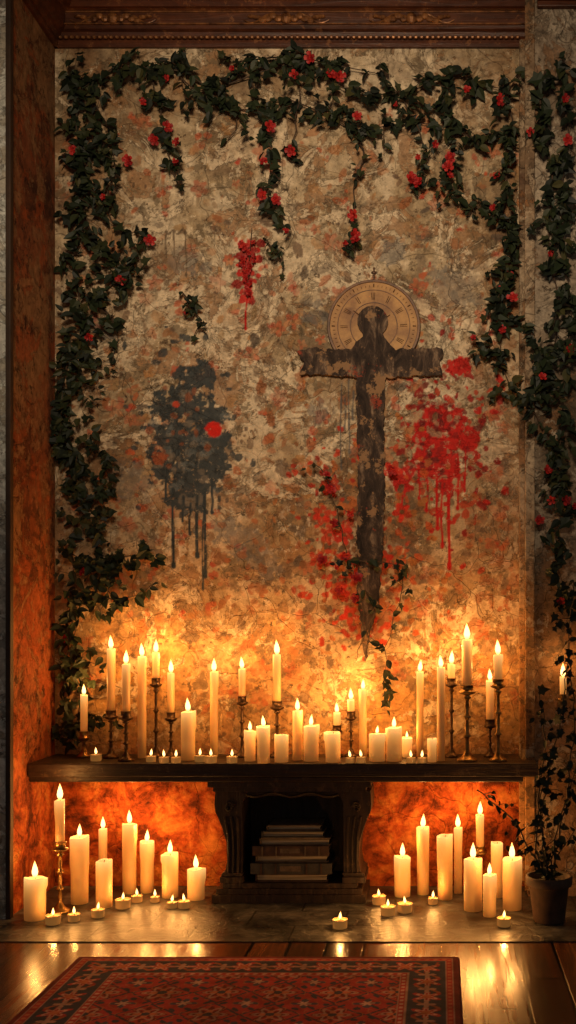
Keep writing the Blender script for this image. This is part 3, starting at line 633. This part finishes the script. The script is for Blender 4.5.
# ------------------------------------------------------------------ rug
x0,x1,ya,yb=-1.016,.056,-.815,-2.45
gx=np.arange(x0,x1+.0001,.003); gy=np.arange(yb,ya+.0001,.003); GX,GY=np.meshgrid(gx,gy)
a=GX-(x0+x1)/2; b=GY-(ya+yb)/2; hw=(x1-x0)/2; hl=(ya-yb)/2
e=np.minimum(hw-np.abs(a),hl-np.abs(b)); along=np.where(hw-np.abs(a)<hl-np.abs(b),b,a)
RD,NV,CR,OR,DR2=[np.array(c) for c in((.42,.030,.030),(.05,.045,.07),(.58,.31,.23),(.52,.14,.06),(.17,.018,.022))]
C=np.zeros(a.shape+(3,))+RD
wx=(fbm(GX*9,GY*9,31,3)-.5)*.02; wy=(fbm(GX*9,GY*9,37,3)-.5)*.02
def put(m,c): C[m]=c
def cell(p,q,w,h): return ((p/w)%1-.5)*2,((q/h)%1-.5)*2
p,q=cell(a+wx,b+wy,.15,.15); r=np.hypot(p,q); th=np.arctan2(q,p)
put(np.abs(np.abs(p)+np.abs(q)-.95)<.06,NV); put(r<.7*(.7+.3*np.cos(8*th)),DR2); put(np.abs(r-.55*(.75+.25*np.cos(6*th)))<.07,CR*.7); put(r<.38*(.7+.3*np.cos(4*th)),OR); put(r<.15,NV)
p2,q2=cell(a+.075+wx,b+.075+wy,.15,.15); r2=np.hypot(p2,q2); t2=np.arctan2(q2,p2); put(r2<.45*(.65+.35*np.cos(4*t2)),NV*1.6); put(r2<.25*(.7+.3*np.cos(6*t2)),CR)
sc=np.sin((a+wx)*84)*np.sin((b+wy)*84+2*np.sin(a*40)); put((np.abs(sc-.35)<.09)&(r>.5)&(r2>.4),OR*.8); put((sc<-.72)&(r>.5),NV)
B=e<.16; put(B,NV); ee=(e-.09+wx*.3)/.048; al_=along+wy*.4; pa=((al_/.11)%1-.5)*2; rb=np.hypot(pa,ee); tb=np.arctan2(ee,pa)
put(B&(np.abs(ee-.6*np.sin(al_*57.1))<.12)&(np.abs(ee)<1),OR*.7)
put(B&(rb<.85*(.7+.3*np.cos(6*tb))),RD); put(B&(np.abs(rb-.55*(.7+.3*np.cos(6*tb)))<.08),CR); put(B&(rb<.25),OR)
pc=((al_/.11+.5)%1-.5)*2; rc=np.hypot(pc,ee); put(B&(rc<.5*(.65+.35*np.cos(4*np.arctan2(ee,pc)))),CR*.7)
for lo,hi,cA,cB,fr in((.142,.160,RD,CR,.024),(.022,.040,RD,OR,.024)):
    Q=(e>lo)&(e<hi); put(Q,cA); put(Q&(np.hypot(((along/fr)%1-.5)*2,(e-(lo+hi)/2)/((hi-lo)/2))<.6),cB)
for x_ in(.021,.041,.141,.161): put(np.abs(e-x_)<.002,CR*.7)
put(e<.02,DR2)
C*= (.5+.8*fbm(GX*40,GY*40,2,4))[...,None]*(.6+.8*fbm(GX*6,GY*6,7,3))[...,None]; C=C*.88+C.mean(-1,keepdims=True)*.12
me=bpy.data.meshes.new('persian_rug'); n0,n1=GX.shape; idx=np.arange(n0*n1).reshape(n0,n1)
q=np.stack([idx[:-1,:-1],idx[:-1,1:],idx[1:,1:],idx[1:,:-1]],-1).reshape(-1,4)
ZR=-.003+.008*sst(0,.006,e)+.0005; gridmesh(me,np.stack([GX,GY,ZR],-1).reshape(-1,3),q)
ca=me.attributes.new('paint','FLOAT_COLOR','POINT'); ca.data.foreach_set('color',np.concatenate([C,np.ones(C.shape[:2]+(1,))],-1).astype(np.float32).ravel())
k=NM('woven_wool'); k.l(k.n('ShaderNodeAttribute',attribute_name='paint').outputs['Color'],k.b.inputs['Base Color']); k.inp('Roughness',.95); k.inp('Specular IOR Level',.1); k.bump(k.noise(k.obj(),400,3),.5,.003)
me.materials.append(k.m); o=bpy.data.objects.new('persian_rug',me); scene.collection.objects.link(o)
# ------------------------------------------------------------------ ambient light and added spot
w=bpy.data.worlds.new('world'); scene.world=w; w.use_nodes=True; w.node_tree.nodes['Background'].inputs[0].default_value=(1,.86,.74,1); w.node_tree.nodes['Background'].inputs[1].default_value=.11
L=bpy.data.lights.new('added_wall_spot','SPOT'); L.energy=370; L.spot_size=math.radians(50); L.spot_blend=1; L.shadow_soft_size=.3; L.color=(1,.76,.50)  # added unseen spot, brightens the upper wall centre and lets edges darken
o=bpy.data.objects.new('added_wall_spot',L); scene.collection.objects.link(o); o.location=(-.25,-3.6,2.5); o.rotation_euler=(Vector((-.42,0,2.25))-o.location).to_track_quat('-Z','Y').to_euler()
print('done',cnt[0])
